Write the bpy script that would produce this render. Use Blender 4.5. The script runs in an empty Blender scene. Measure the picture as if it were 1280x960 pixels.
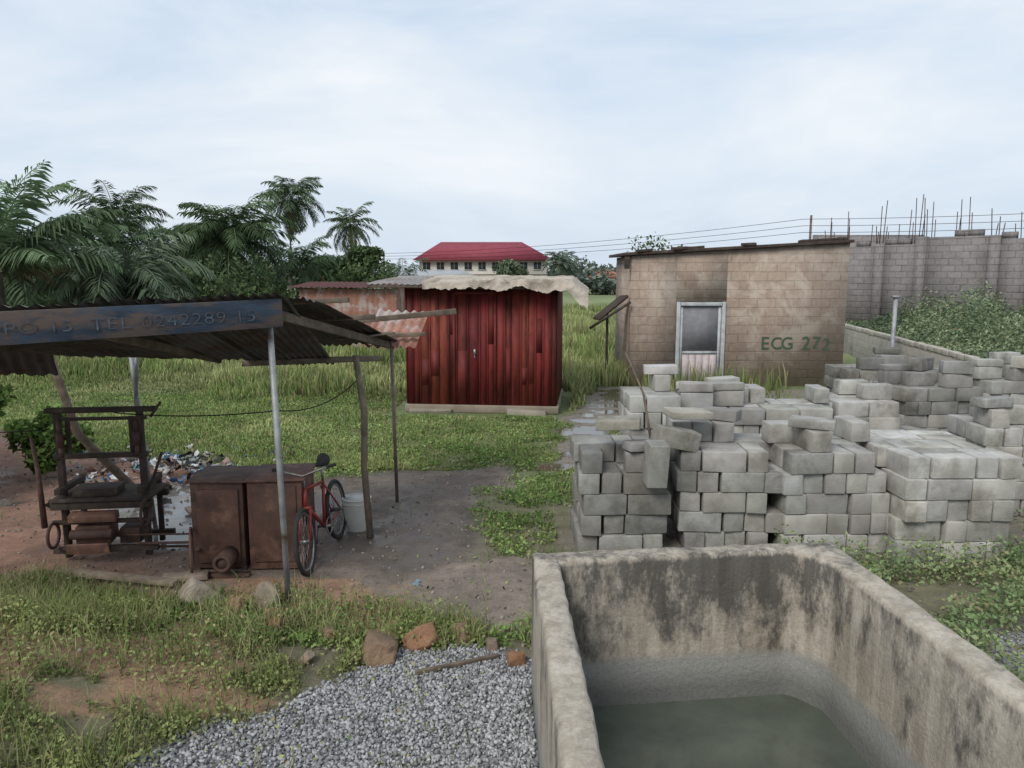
import bpy, math, random
import numpy as np
from mathutils import Vector, Matrix, Euler
random.seed(7); rng=np.random.default_rng(11)
S=bpy.context.scene
S.view_settings.view_transform='Standard'; S.view_settings.look='None'; S.view_settings.exposure=0
COL=S.collection
# ------------------------------------------------------------ helpers
def hash2(xi,yi,s):
    v=np.sin(xi*127.1+yi*311.7+s*74.7)*43758.5453
    return v-np.floor(v)
def vn(x,y,s=0):
    x=np.asarray(x,float);y=np.asarray(y,float)
    xi=np.floor(x);yi=np.floor(y);fx=x-xi;fy=y-yi
    fx=fx*fx*(3-2*fx);fy=fy*fy*(3-2*fy)
    a=hash2(xi,yi,s);b=hash2(xi+1,yi,s);c=hash2(xi,yi+1,s);d=hash2(xi+1,yi+1,s)
    return (a*(1-fx)+b*fx)*(1-fy)+(c*(1-fx)+d*fx)*fy
def fbm(x,y,s=0,o=4):
    r=0;a=.5;t=0
    for i in range(o):
        r=r+a*vn(x*2**i,y*2**i,s+i*3.1);t+=a;a*=.55
    return r/t
def sm(t):
    t=np.clip(t,0,1);return t*t*(3-2*t)
def polysd(x,y,P):
    x=np.asarray(x,float);y=np.asarray(y,float)
    ins=np.zeros(x.shape,bool);d=np.full(x.shape,1e9)
    n=len(P)
    for i in range(n):
        x0,y0=P[i];x1,y1=P[(i+1)%n]
        c=((y0>y)!=(y1>y))&(x<(x1-x0)*(y-y0)/((y1-y0) if y1!=y0 else 1e-9)+x0)
        ins^=c
        dx,dy=x1-x0,y1-y0
        t=np.clip(((x-x0)*dx+(y-y0)*dy)/(dx*dx+dy*dy),0,1)
        d=np.minimum(d,np.hypot(x-x0-t*dx,y-y0-t*dy))
    return np.where(ins,d,-d)
class MB:
    def __init__(s): s.V=[];s.T=[];s.L=[];s.K=[];s.M=[];s.n=0
    def add(s,V,F,t=(1,1,1),m=0):
        V=np.asarray(V,float).reshape(-1,3);t=np.asarray(t,float)
        if t.ndim==1:t=np.tile(t,(len(V),1))
        if not isinstance(F,list):F=[F]
        for f in F:
            f=np.asarray(f,int)
            if f.ndim==1:f=f[None]
            s.L.append((f+s.n).ravel());s.K.append(np.full(len(f),f.shape[1]));s.M.append(np.full(len(f),m))
        s.V.append(V);s.T.append(t);s.n+=len(V)
    def box(s,c,size,R=None,t=(1,1,1),m=0,jit=0):
        h=np.array(size)/2
        v=np.array([[x,y,z] for z in(-1,1) for y in(-1,1) for x in(-1,1)],float)*h
        if jit: v+=rng.uniform(-jit,jit,v.shape)
        if R is not None:
            if not isinstance(R,Matrix): R=Euler(R).to_matrix()
            v=v@np.array(R).T
        s.add(v+np.array(c),np.array([[0,2,3,1],[4,5,7,6],[0,1,5,4],[2,6,7,3],[0,4,6,2],[1,3,7,5]]),t,m)
    def beam(s,p0,p1,w,h,t=(1,1,1),m=0,jit=0):
        p0=Vector(p0);p1=Vector(p1);d=p1-p0;L=d.length
        q=d.to_track_quat('X','Z').to_matrix()
        s.box((p0+p1)/2,(L,w,h),q,t,m,jit)
    def tube(s,p0,p1,r0,r1=None,n=8,t=(1,1,1),m=0,cap=True):
        if r1 is None:r1=r0
        s.path([p0,p1],[r0,r1],n,t,m,cap)
    def path(s,P,R,n=8,t=(1,1,1),m=0,cap=True):
        P=[Vector(p) for p in P];V=[]
        if not hasattr(R,'__len__'):R=[R]*len(P)
        for i,p in enumerate(P):
            d=(P[min(i+1,len(P)-1)]-P[max(i-1,0)]).normalized()
            u=d.cross(Vector((0,0,1)))
            if u.length<.05:u=d.cross(Vector((1,0,0)))
            u.normalize();w=d.cross(u)
            for k in range(n):
                a=2*math.pi*k/n;V.append(p+(u*math.cos(a)+w*math.sin(a))*R[i])
        F=[]
        for i in range(len(P)-1):
            for k in range(n):
                a=i*n+k;b=i*n+(k+1)%n;F.append([a,b,b+n,a+n])
        F=[np.array(F)]
        if cap:F+= [np.arange(n)[::-1],np.arange(n)+(len(P)-1)*n]
        s.add(np.array([list(v) for v in V]),F,t,m)
    def ring(s,c,axis,R,r,n=28,t=(1,1,1),m=0,k=6):
        ax=Vector(axis).normalized();u=ax.orthogonal().normalized();w=ax.cross(u);c=Vector(c)
        V=[];F=[]
        for i in range(n):
            a=2*math.pi*i/n;d=u*math.cos(a)+w*math.sin(a)
            for j in range(k):
                b=2*math.pi*j/k;V.append(list(c+d*(R+r*math.cos(b))+ax*r*math.sin(b)))
                F.append([i*k+j,((i+1)%n)*k+j,((i+1)%n)*k+(j+1)%k,i*k+(j+1)%k])
        s.add(V,np.array(F),t,m)
    def grid(s,P,t=(1,1,1),m=0):
        a,b=P.shape[:2];I=np.arange(a*b).reshape(a,b)
        F=np.stack([I[:-1,:-1],I[1:,:-1],I[1:,1:],I[:-1,1:]],-1).reshape(-1,4)
        s.add(P.reshape(-1,3),F,t,m)
    def obj(s,name,mats,parent=None,smooth=False,bevel=0,mw=None):
        me=bpy.data.meshes.new(name)
        V=np.concatenate(s.V);T=np.concatenate(s.T);L=np.concatenate(s.L);K=np.concatenate(s.K);M=np.concatenate(s.M)
        me.vertices.add(len(V));me.vertices.foreach_set('co',V.ravel())
        me.loops.add(len(L));me.loops.foreach_set('vertex_index',L.astype(np.int32))
        me.polygons.add(len(K));me.polygons.foreach_set('loop_start',np.concatenate([[0],np.cumsum(K)[:-1]]).astype(np.int32))
        me.polygons.foreach_set('material_index',M.astype(np.int32))
        me.update(calc_edges=True)
        at=me.attributes.new('tint','FLOAT_COLOR','POINT')
        at.data.foreach_set('color',np.concatenate([T,np.ones((len(T),1))],1).ravel())
        if not isinstance(mats,(list,tuple)):mats=[mats]
        for m in mats:me.materials.append(m)
        if smooth:me.polygons.foreach_set('use_smooth',np.ones(len(K),bool))
        me.validate()
        o=bpy.data.objects.new(name,me);COL.objects.link(o)
        if parent:o.parent=parent
        if mw is not None:o.matrix_world=mw
        if bevel:
            b=o.modifiers.new('b','BEVEL');b.width=bevel;b.segments=2;b.limit_method='ANGLE'
        return o
def empty(name,loc=(0,0,0),rz=0):
    e=bpy.data.objects.new(name,None);COL.objects.link(e);e.location=loc;e.rotation_euler=(0,0,rz);e.empty_display_size=.1
    return e
# ------------------------------------------------------------ materials
def newmat(name):
    m=bpy.data.materials.new(name);m.use_nodes=True;nt=m.node_tree
    b=nt.nodes['Principled BSDF'];return m,nt,b
def N(nt,t,**k):
    n=nt.nodes.new(t)
    for a,v in k.items():setattr(n,a,v)
    return n
def noise(nt,vec,scale,detail=4,rough=.6,dist=0):
    n=N(nt,'ShaderNodeTexNoise');n.inputs['Scale'].default_value=scale;n.inputs['Detail'].default_value=min(detail,5)
    n.inputs['Roughness'].default_value=rough;n.inputs['Distortion'].default_value=dist
    if vec is not None:nt.links.new(vec,n.inputs['Vector'])
    return n.outputs['Fac']
def ramp(nt,f,p0,p1,c0=(0,0,0,1),c1=(1,1,1,1)):
    r=N(nt,'ShaderNodeValToRGB');r.color_ramp.elements[0].position=p0;r.color_ramp.elements[1].position=p1
    r.color_ramp.elements[0].color=c0;r.color_ramp.elements[1].color=c1
    nt.links.new(f,r.inputs['Fac']);return r.outputs['Color']
def mix(nt,f,a,b,mode='MIX'):
    n=N(nt,'ShaderNodeMix',data_type='RGBA',blend_type=mode)
    for s,v in((n.inputs[0],f),(n.inputs[6],a),(n.inputs[7],b)):
        if hasattr(v,'is_linked'):nt.links.new(v,s)
        elif isinstance(v,(int,float)):s.default_value=v
        else:s.default_value=(*v[:3],1)
    return n.outputs[2]
def coords(nt,scale=(1,1,1)):
    tc=N(nt,'ShaderNodeTexCoord');mp=N(nt,'ShaderNodeMapping');mp.inputs['Scale'].default_value=scale
    nt.links.new(tc.outputs['Object'],mp.inputs['Vector']);return mp.outputs['Vector']
def bump(nt,b,h,st=.3,d=.02):
    n=N(nt,'ShaderNodeBump');n.inputs['Strength'].default_value=st;n.inputs['Distance'].default_value=d
    nt.links.new(h,n.inputs['Height']);nt.links.new(n.outputs[0],b.inputs['Normal'])
def M(name,c1,c2,scale=4,c3=None,s3=1.2,p3=(.5,.65),rough=.85,bs=.3,bscale=40,st=(1,1,1),metal=0,bd=.01,tint=True):
    m,nt,b=newmat(name);v=coords(nt,st)
    f=ramp(nt,noise(nt,v,scale),.35,.65)
    c=mix(nt,f,c1,c2)
    if c3:c=mix(nt,ramp(nt,noise(nt,v,s3,8,.7),*p3),c,c3)
    if tint:
        a=N(nt,'ShaderNodeAttribute',attribute_name='tint')
        c=mix(nt,1.0,c,a.outputs['Color'],'MULTIPLY')
    nt.links.new(c,b.inputs['Base Color']);b.inputs['Roughness'].default_value=rough;b.inputs['Metallic'].default_value=metal
    b.inputs['Specular IOR Level'].default_value=.3
    bump(nt,b,noise(nt,v,bscale,8,.65),bs,bd);return m
def foliage(name,tr=.22):
    m,nt,b=newmat(name);nt.nodes.remove(b)
    a=N(nt,'ShaderNodeAttribute',attribute_name='tint')
    d=N(nt,'ShaderNodeBsdfDiffuse');nt.links.new(a.outputs['Color'],d.inputs['Color'])
    t=N(nt,'ShaderNodeBsdfTranslucent');nt.links.new(a.outputs['Color'],t.inputs['Color'])
    mx=N(nt,'ShaderNodeMixShader');mx.inputs[0].default_value=tr
    nt.links.new(d.outputs[0],mx.inputs[1]);nt.links.new(t.outputs[0],mx.inputs[2])
    nt.links.new(mx.outputs[0],nt.nodes['Material Output'].inputs['Surface']);return m
def brick(name,c1,c2,mortar,bw=.46,bh=.225,ms=.012,stain=None,smear=None,bst=.6):
    m,nt,b=newmat(name)
    tc=N(nt,'ShaderNodeTexCoord');sp=N(nt,'ShaderNodeSeparateXYZ');nt.links.new(tc.outputs['Object'],sp.inputs[0])
    ad=N(nt,'ShaderNodeMath');nt.links.new(sp.outputs[0],ad.inputs[0]);nt.links.new(sp.outputs[1],ad.inputs[1])
    cb=N(nt,'ShaderNodeCombineXYZ');nt.links.new(ad.outputs[0],cb.inputs[0]);nt.links.new(sp.outputs[2],cb.inputs[1])
    nz=N(nt,'ShaderNodeTexNoise');nz.inputs['Scale'].default_value=5;nt.links.new(tc.outputs['Object'],nz.inputs['Vector'])
    vm=N(nt,'ShaderNodeVectorMath',operation='MULTIPLY_ADD');vm.inputs[1].default_value=(.04,.04,0)
    nt.links.new(nz.outputs['Color'],vm.inputs[0]);nt.links.new(cb.outputs[0],vm.inputs[2])
    br=N(nt,'ShaderNodeTexBrick');nt.links.new(vm.outputs[0],br.inputs['Vector'])
    br.inputs['Scale'].default_value=1;br.inputs['Brick Width'].default_value=bw;br.inputs['Row Height'].default_value=bh
    br.inputs['Mortar Size'].default_value=ms;br.inputs['Mortar Smooth'].default_value=.5
    br.inputs['Color1'].default_value=(*c1,1);br.inputs['Color2'].default_value=(*c2,1);br.inputs['Mortar'].default_value=(*mortar,1)
    v=tc.outputs['Object']
    c=mix(nt,ramp(nt,noise(nt,v,2.3,8,.75),.3,.75),br.outputs['Color'],c1)
    c=mix(nt,.8,c,ramp(nt,noise(nt,v,9,8,.75),.25,.75,(.6,.6,.6,1),(1.08,1.08,1.08,1)),'MULTIPLY')
    if smear:c=mix(nt,ramp(nt,noise(nt,v,1.1,8,.7,.6),.5,.62),c,smear)
    if stain:c=mix(nt,ramp(nt,noise(nt,v,.6,8,.7),.52,.7),c,stain)
    nt.links.new(c,b.inputs['Base Color']);b.inputs['Roughness'].default_value=.95
    h=mix(nt,.35,br.outputs['Fac'],noise(nt,v,30,8,.7))
    bm=N(nt,'ShaderNodeBump');bm.invert=True;bm.inputs['Strength'].default_value=bst;bm.inputs['Distance'].default_value=.03
    nt.links.new(h,bm.inputs['Height']);nt.links.new(bm.outputs[0],b.inputs['Normal'])
    return m
m_leaf=foliage('leaf_green');m_palm=foliage('palm_green',.15)
m_block=M('concrete_block',(.44,.43,.405),(.31,.30,.275),4,(.19,.18,.155),1.6,(.5,.68),bs=1,bscale=80,bd=.01)
m_woodg=M('weathered_wood',(.18,.14,.105),(.09,.07,.052),6,st=(1,1,1),bs=.5)
m_woodd=M('dark_wood',(.07,.05,.04),(.035,.026,.021),8,(.12,.09,.07),4,(.55,.7),bs=.5)
m_rust=M('rusty_steel',(.11,.06,.046),(.06,.036,.028),5,(.17,.10,.072),3,(.52,.65),rough=.7)
m_galv=M('galvanised_pipe',(.33,.34,.35),(.22,.22,.22),7,(.15,.10,.07),3,(.58,.7),rough=.55,metal=.3)
m_sheetd=M('old_zinc_sheet',(.13,.125,.12),(.07,.06,.055),3,(.09,.05,.035),1.4,(.5,.62),rough=.7)
m_sheetl=M('grey_zinc_sheet',(.30,.28,.26),(.2,.18,.165),3,(.2,.12,.09),1.4,(.5,.62),rough=.7)
m_rsheet=M('rusty_zinc_sheet',(.34,.17,.12),(.24,.11,.075),4,(.36,.3,.27),1.6,(.5,.6),rough=.8)
m_blue=M('blue_painted_board',(.045,.065,.095),(.028,.038,.052),5,(.10,.075,.065),2.0,(.46,.58),st=(.8,.8,3),rough=.9)
m_red=M('red_kiosk_boards',(.22,.036,.028),(.14,.022,.018),3,(.065,.014,.012),2.2,(.50,.66),st=(3,3,.5),rough=.7,bs=.25)
m_tarp=M('tarpaulin',(.46,.40,.33),(.35,.30,.245),3,(.22,.18,.14),2,(.5,.65),rough=.85,bs=.6,bscale=9,bd=.05)
m_concrete=M('concrete',(.33,.31,.28),(.24,.225,.2),3,bs=.4)
m_ecg=brick('mud_block_wall',(.36,.28,.22),(.28,.205,.16),(.26,.195,.15),smear=(.39,.325,.265),ms=.012,bst=.7)
m_tall=brick('unfinished_block_wall',(.24,.22,.21),(.17,.155,.15),(.10,.092,.09),bh=.23,ms=.022,stain=(.13,.125,.12))  # block browns pulled to grey, haze painted into the base colour
m_lowall=brick('cream_block_wall',(.46,.42,.36),(.38,.35,.3),(.28,.26,.22),stain=(.2,.19,.16))
m_white=M('cream_render',(.55,.51,.45),(.48,.44,.38),1)
m_maroon=M('maroon_roof',(.25,.045,.065),(.20,.036,.05),1,rough=.7,tint=False)
m_groof=M('grey_roof',(.33,.34,.35),(.26,.27,.28),.5,rough=.5)
m_oroof=M('orange_roof',(.42,.17,.1),(.34,.13,.08),1)
m_glass=M('dark_window',(.03,.035,.045),(.05,.055,.06),1,rough=.2)
m_doorframe=M('door_frame_paint',(.46,.48,.48),(.33,.34,.34),6)
m_doormesh=M('door_mesh',(.21,.21,.22),(.17,.17,.18),8)
m_doorlow=M('door_panel_paint',(.50,.43,.42),(.38,.32,.31),4)
m_green=M('green_paint',(.045,.085,.055),(.06,.09,.06),14,tint=False)
m_text=M('pale_paint',(.095,.135,.175),(.04,.05,.065),14,(.07,.065,.07),5,(.45,.55),tint=False)
m_plastic=M('white_plastic',(.6,.59,.55),(.5,.48,.44),5,rough=.5,bs=.05)
m_rubber=M('tyre_rubber',(.025,.025,.025),(.04,.037,.035),9,rough=.8)
m_bred=M('bike_red_paint',(.28,.035,.025),(.18,.025,.02),9,rough=.4,bs=.05)
m_chrome=M('bike_steel',(.3,.3,.3),(.18,.17,.165),9,rough=.4,metal=.6,bs=.05)
m_litter=M('litter_plastic',(.9,.9,.9),(.6,.6,.6),5,rough=.6,bs=.1)
m_rock=M('rock',(.27,.2,.145),(.16,.12,.09),4,bs=.8,bscale=20,bd=.03)
m_stone=M('gravel_stone',(1,1,1),(.8,.8,.8),30,bs=.3)
m_bark=M('bark',(.17,.145,.12),(.10,.085,.07),6,bs=.7)
m_rebar=M('rebar',(.09,.055,.045),(.05,.035,.03),6)
# ------------------------------------------------------------ layout
TANK=[(.137,5.05),(2.29,5.28),(2.45,3.37),(2.62,.3),(.26,.3)]
SOIL=[(-.05,11.6),(-1.6,10.9),(-3,10.3),(-4.6,11.3),(-6.5,12),(-10,13.4),(-11,10),(-6.5,7.0),(-4.4,6.7),(-2.6,6.5),(-1.2,6.35),(0.2,5.9),(.6,7.2),(-.25,7.6),(-.35,8.6),(-.7,9.4),(.15,10.6)]
GRAV=[(-2.35,3.7),(-1.9,4.5),(-1.25,5.1),(-.95,5.75),(-.4,5.55),(.25,5.3),(.25,-1),(-2.6,-1)]
GRAV2=[(3.3,5.4),(3.7,6.3),(4.6,6.5),(5.2,5),(3.8,4.2)]
PATH=[(.35,11.0),(1.35,11.2),(2.2,14.5),(3.0,17.2),(3.6,19.4),(2.0,19.2),(1.25,16.5),(.9,14)]
WET=[(-4.6,7.9),(-3.2,7.8),(-3.0,9.3),(-4.0,10.4),(-5.1,10.1)]
EARTH2=[(.5,7.3),(5.0,7.2),(8.5,9),(9,14),(8.6,19.3),(3.2,19.3),(1.3,12)]
def hz(x,y):
    x=np.asarray(x,float);y=np.asarray(y,float)
    h=.42*sm((-1.2-x)/2.6)*sm((6.7-y)/2.2)
    h=h+.35*sm((-6.8-x)/2.)*sm((y-8)/2)*sm((14-y)/2)
    lw=9.8+(y-14.6)*.175
    h=h+sm((x-lw-.1)/.5)*.75+sm((x-lw)/7)*.55*sm((60-y)/20)
    h=h*sm((90-y)/30)+.05*(fbm(x*.8,y*.8,3)-.5)+.5*(fbm(x*.05,y*.05,8)-.5)*sm((y-25)/40)
    ins=polysd(x,y,TANK)
    h=np.where(ins>.08,-.6,h)
    return h
def masks(x,y):
    nz=(fbm(x*1.6,y*1.6,5)-.5)*1.1
    soil=sm((polysd(x,y,SOIL)+nz*.9)/.35+.4)
    gr=sm((polysd(x,y,GRAV)+nz*.5)/.18+.5)
    gr=np.maximum(gr,.8*sm((polysd(x,y,GRAV2)+nz*1.1)/.5))
    pa=sm((polysd(x,y,PATH)+nz*.9)/.25+.4)
    wet=sm((polysd(x,y,WET)+nz*.5)/.2+.4)
    e2=sm((polysd(x,y,EARTH2)+nz)/.6+.2)*.85
    bank=sm((fbm(x*.9+3,y*1.5,21)-.51)/.1)*(y<7)*(x<-.9)
    return soil,gr,pa,wet,e2,bank
def axis(segs):
    o=[]
    for a,b,s in segs:o+=list(np.arange(a,b,s))
    return np.array(o)
xs=axis([(-2000,-400,200),(-400,-100,30),(-100,-30,4),(-30,-9,.5),(-9,-6,.15),(-6,6,.075),(6,11,.15),(11,30,.4),(30,100,4),(100,400,30),(400,2001,200)])
ys=axis([(-30,0,3),(0,3,.3),(3,9,.075),(9,14,.13),(14,24,.3),(24,60,1),(60,200,5),(200,600,40),(600,3001,300)])
X,Y=np.meshgrid(xs,ys,indexing='ij');Z=hz(X,Y)
soil,gr,pa,wet,e2,bank=masks(X,Y)
def lerp(a,b,t):return a*(1-t[...,None])+np.array(b)*t[...,None]
C=np.zeros(X.shape+(3,))+np.array((.13,.165,.06))
v=fbm(X*.15,Y*.15,31);C=lerp(C,(.21,.24,.10),sm((v-.4)/.3))
nearf=sm((13-Y)/5);nb=fbm(X*4,Y*4,33)
C=C*(1-nearf[...,None]*.8)+np.array((.145,.12,.08))*(nearf*.8*(.6+.8*nb))[...,None]
redness=sm((-1.8-X+2*(fbm(X*.8,Y*.8,91)-.5))/2.8)
sc=lerp(np.zeros_like(C)+np.array((.205,.165,.132)),(.25,.14,.095),redness)
damp=fbm(X*.9,Y*.9,17)
sc=sc*(.55+.76*fbm(X*2.2,Y*2.2,9))[...,None]*(.72+.4*sm((damp-.4)/.2))[...,None]
C=C*(1-soil[...,None])+sc*soil[...,None]
C=lerp(C,(.32,.19,.115),bank*.9)
C=lerp(C,(.22,.19,.155),e2)
C=lerp(C,(.20,.17,.14),pa);C=lerp(C,(.27,.27,.275),gr);C=lerp(C,(.32,.30,.285),wet)
m_gr,nt,b=newmat('ground_soil')
a=N(nt,'ShaderNodeAttribute',attribute_name='tint');v=coords(nt)
c=mix(nt,1.0,a.outputs['Color'],ramp(nt,noise(nt,v,7,5,.75),.25,.75,(.55,.55,.55,1),(1.3,1.3,1.3,1)),'MULTIPLY')
c=mix(nt,1.0,c,ramp(nt,noise(nt,v,60,4,.8),.3,.7,(.7,.7,.7,1),(1.25,1.25,1.25,1)),'MULTIPLY')
w=N(nt,'ShaderNodeAttribute',attribute_name='wet')
r=N(nt,'ShaderNodeMapRange');r.inputs['To Min'].default_value=.95;r.inputs['To Max'].default_value=.05
wm=N(nt,'ShaderNodeMath',operation='MULTIPLY');nt.links.new(w.outputs['Fac'],wm.inputs[0])
nt.links.new(ramp(nt,noise(nt,v,1.4,4,.5),.45,.51),wm.inputs[1]);nt.links.new(wm.outputs[0],r.inputs['Value'])
nt.links.new(r.outputs[0],b.inputs['Roughness'])
c=mix(nt,wm.outputs[0],c,mix(nt,1.0,c,(.55,.52,.48),'MULTIPLY'))
nt.links.new(c,b.inputs['Base Color'])
bn=N(nt,'ShaderNodeBump');bn.inputs['Distance'].default_value=.03
iv=N(nt,'ShaderNodeMapRange');iv.inputs['To Min'].default_value=.65;iv.inputs['To Max'].default_value=.02;nt.links.new(wm.outputs[0],iv.inputs['Value']);nt.links.new(iv.outputs[0],bn.inputs['Strength'])
nt.links.new(noise(nt,v,25,5,.75),bn.inputs['Height']);nt.links.new(bn.outputs[0],b.inputs['Normal'])
g=MB();g.grid(np.stack([X,Y,Z],-1),C.reshape(-1,3));og=g.obj('ground',m_gr,smooth=True)
dampw=soil*sm((.47-damp)/.06)*.6
at=og.data.attributes.new('wet','FLOAT','POINT');at.data.foreach_set('value',np.maximum.reduce([wet,pa,dampw]).ravel())
# ------------------------------------------------------------ vegetation
def blades(mb,P,h,w,col,lean=.35,m=0):
    n=len(P);a=rng.uniform(0,2*np.pi,n);d=np.stack([np.cos(a),np.sin(a),0*a],1)
    a2=rng.uniform(0,2*np.pi,n);l=np.stack([np.cos(a2),np.sin(a2),0*a2],1)*(rng.uniform(0,1,n)*lean*h)[:,None]
    up=np.zeros((n,3));up[:,2]=h
    b0=P-d*w[:,None]/2;b1=P+d*w[:,None]/2
    m0=P+up*.6+l*.35-d*w[:,None]*.35;m1=P+up*.6+l*.35+d*w[:,None]*.35;tp=P+up*.97+l
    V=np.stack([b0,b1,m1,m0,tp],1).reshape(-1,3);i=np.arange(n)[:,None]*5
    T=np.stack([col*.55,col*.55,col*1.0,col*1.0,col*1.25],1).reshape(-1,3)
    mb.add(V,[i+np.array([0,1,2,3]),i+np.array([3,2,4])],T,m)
def leaves(mb,P,s,col,flat=.6,asp=.5,m=0):
    n=len(P);nrm=rng.normal(size=(n,3));nrm[:,2]=np.abs(nrm[:,2])+flat;nrm/=np.linalg.norm(nrm,axis=1)[:,None]
    r=rng.normal(size=(n,3));u=np.cross(nrm,r);u/=np.linalg.norm(u,axis=1)[:,None]+1e-9;w=np.cross(nrm,u)
    s=np.asarray(s)[:,None] if np.ndim(s) else s
    V=np.stack([P-u*s*.5,P+w*s*asp*.5-u*s*.05+nrm*s*.08,P+u*s*.5,P-w*s*asp*.5-u*s*.05+nrm*s*.08],1).reshape(-1,3)
    mb.add(V,np.arange(n)[:,None]*4+np.array([0,1,2,3]),np.repeat(col,4,0),m)
FOOT=[[(-2.6,15.4),(1.1,15.0),(1.5,18.6),(-2.3,18.8)],[(3.0,19.3),(8.8,19.3),(8.8,24),(3.0,24)],[(.5,7.5),(4.8,7.3),(4.8,9),(.5,9)]]
def veg_density(x,y):
    soil,gr,pa,wet,e2,bank=masks(x,y)
    soilv=np.where(soil>.97,.995,soil)
    d=1-np.clip(np.maximum.reduce([soilv,gr*.985,pa,wet,e2*.95,bank*.8]),0,1)
    d*=polysd(x,y,TANK)<-.03
    for f in FOOT:d*=polysd(x,y,f)<0
    return d
def scatter(n,fx,fy):
    y=fy(n);x=fx(n,y);k=rng.uniform(0,1,n)<veg_density(x,y);x=x[k];y=y[k]
    return np.stack([x,y,hz(x,y)],1)
def gcol(P,c0,c1,s=1.2,seed=40,var=.25,yel=.08):
    v=fbm(P[:,0]*s,P[:,1]*s,seed);t=sm((v-.35)/.3)[:,None]
    c=np.array(c0)*(1-t)+np.array(c1)*t
    c=c*rng.uniform(1-var,1+var,(len(P),1))
    k=rng.uniform(0,1,len(P))<yel;c[k]=np.array((.36,.31,.17))*rng.uniform(.6,1.1,(k.sum(),1))
    return c
mb=MB()
P=scatter(200000,lambda n,y:rng.uniform(-.78,.32,n)*y+rng.uniform(-1,1,n),lambda n:11+46*rng.uniform(0,1,n)**1.7)
clump=fbm(P[:,0]*1.3,P[:,1]*1.3,60);big=fbm(P[:,0]*.35,P[:,1]*.35,63)
fld=sm((P[:,1]-14.5+P[:,0]*.3)/4)
h=(.05+.33*fld)*(.5+1.0*clump)*(.4+1.1*sm((big-.3)/.35))*rng.uniform(.6,1.3,len(P))
cc_=gcol(P,(.18,.235,.08),(.35,.385,.17),.35,44,.3,.14)*(0.6+.75*clump[:,None])
dk=sm((.42-big)/.08)[:,None];cc_=cc_*(1-.35*dk)+np.array((.08,.09,.04))*.35*dk
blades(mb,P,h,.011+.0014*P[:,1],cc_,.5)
mb.obj('field_grass',m_leaf)
mb=MB()
P=scatter(230000,lambda n,y:rng.uniform(-.72,.5,n)*y,lambda n:rng.uniform(5.6,18,n)**1.0)
cl=fbm(P[:,0]*2.2,P[:,1]*2.2,70);k=rng.uniform(0,1,len(P))<sm((cl-.32)/.2);P=P[k];cl=cl[k]
Q=P[::4].copy();q=cl[::4]
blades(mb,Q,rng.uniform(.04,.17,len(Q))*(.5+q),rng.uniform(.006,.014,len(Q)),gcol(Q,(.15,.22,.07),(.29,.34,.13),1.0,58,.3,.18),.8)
P[:,2]+=rng.uniform(0,1,len(P))*.12*cl
leaves(mb,P,rng.uniform(.02,.055,len(P)),gcol(P,(.12,.20,.055),(.24,.325,.11),1.0,48,.35,.08)*(.55+.9*cl[:,None]),.5,.65)
mb.obj('creeping_weeds',m_leaf)
mb=MB()
P=scatter(230000,lambda n,y:rng.uniform(-5.8,-.2,n),lambda n:rng.uniform(2.6,7.0,n))
cl=fbm(P[:,0]*1.8,P[:,1]*1.8,80);k=rng.uniform(0,1,len(P))<sm((cl-.26)/.22);P=P[k];cl=cl[k]
Q=P[::5].copy();q=cl[::5]
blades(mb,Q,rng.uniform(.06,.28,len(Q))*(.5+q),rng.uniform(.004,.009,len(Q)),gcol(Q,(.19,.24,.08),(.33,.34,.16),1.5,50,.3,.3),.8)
P[:,2]+=rng.uniform(0,1,len(P))**1.5*.32*cl**1.5
leaves(mb,P,rng.uniform(.014,.042,len(P)),gcol(P,(.14,.205,.065),(.29,.33,.13),1.5,52,.35,.16)*(.55+.9*cl[:,None]),.4,.6)
mb.obj('verge_grass',m_leaf)
mb=MB()
P=scatter(120000,lambda n,y:rng.uniform(2.6,8.5,n),lambda n:rng.uniform(4.0,12,n))
cl=fbm(P[:,0]*1.5,P[:,1]*1.5,90);k=cl>.36;P=P[k];cl=cl[k];P[:,2]+=rng.uniform(0,1,len(P))*.5*cl
leaves(mb,P,rng.uniform(.025,.06,len(P)),gcol(P,(.15,.22,.10),(.26,.32,.15),1.5,52,.35,.08),.3,.6)
n=110000;yy=rng.uniform(11,31,n);xx=9.8+(yy-14.6)*.175+.15+rng.uniform(0,1,n)*9;hh=fbm(xx*.7,yy*.7,95)
P=np.stack([xx,yy,hz(xx,yy)+rng.uniform(0,1,n)*(.25+3.6*np.clip(hh-.38,0,1)*sm((xx-9.8-(yy-14.6)*.175)/2.5))],1)
leaves(mb,P,rng.uniform(.06,.15,n),gcol(P,(.14,.19,.11),(.26,.31,.185),.8,55,.3,.03)*(.7+.5*hh[:,None]),.3,.45)  # slope weeds paler and greyer, haze painted into their tint
mb.obj('tall_weeds',m_leaf)
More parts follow.
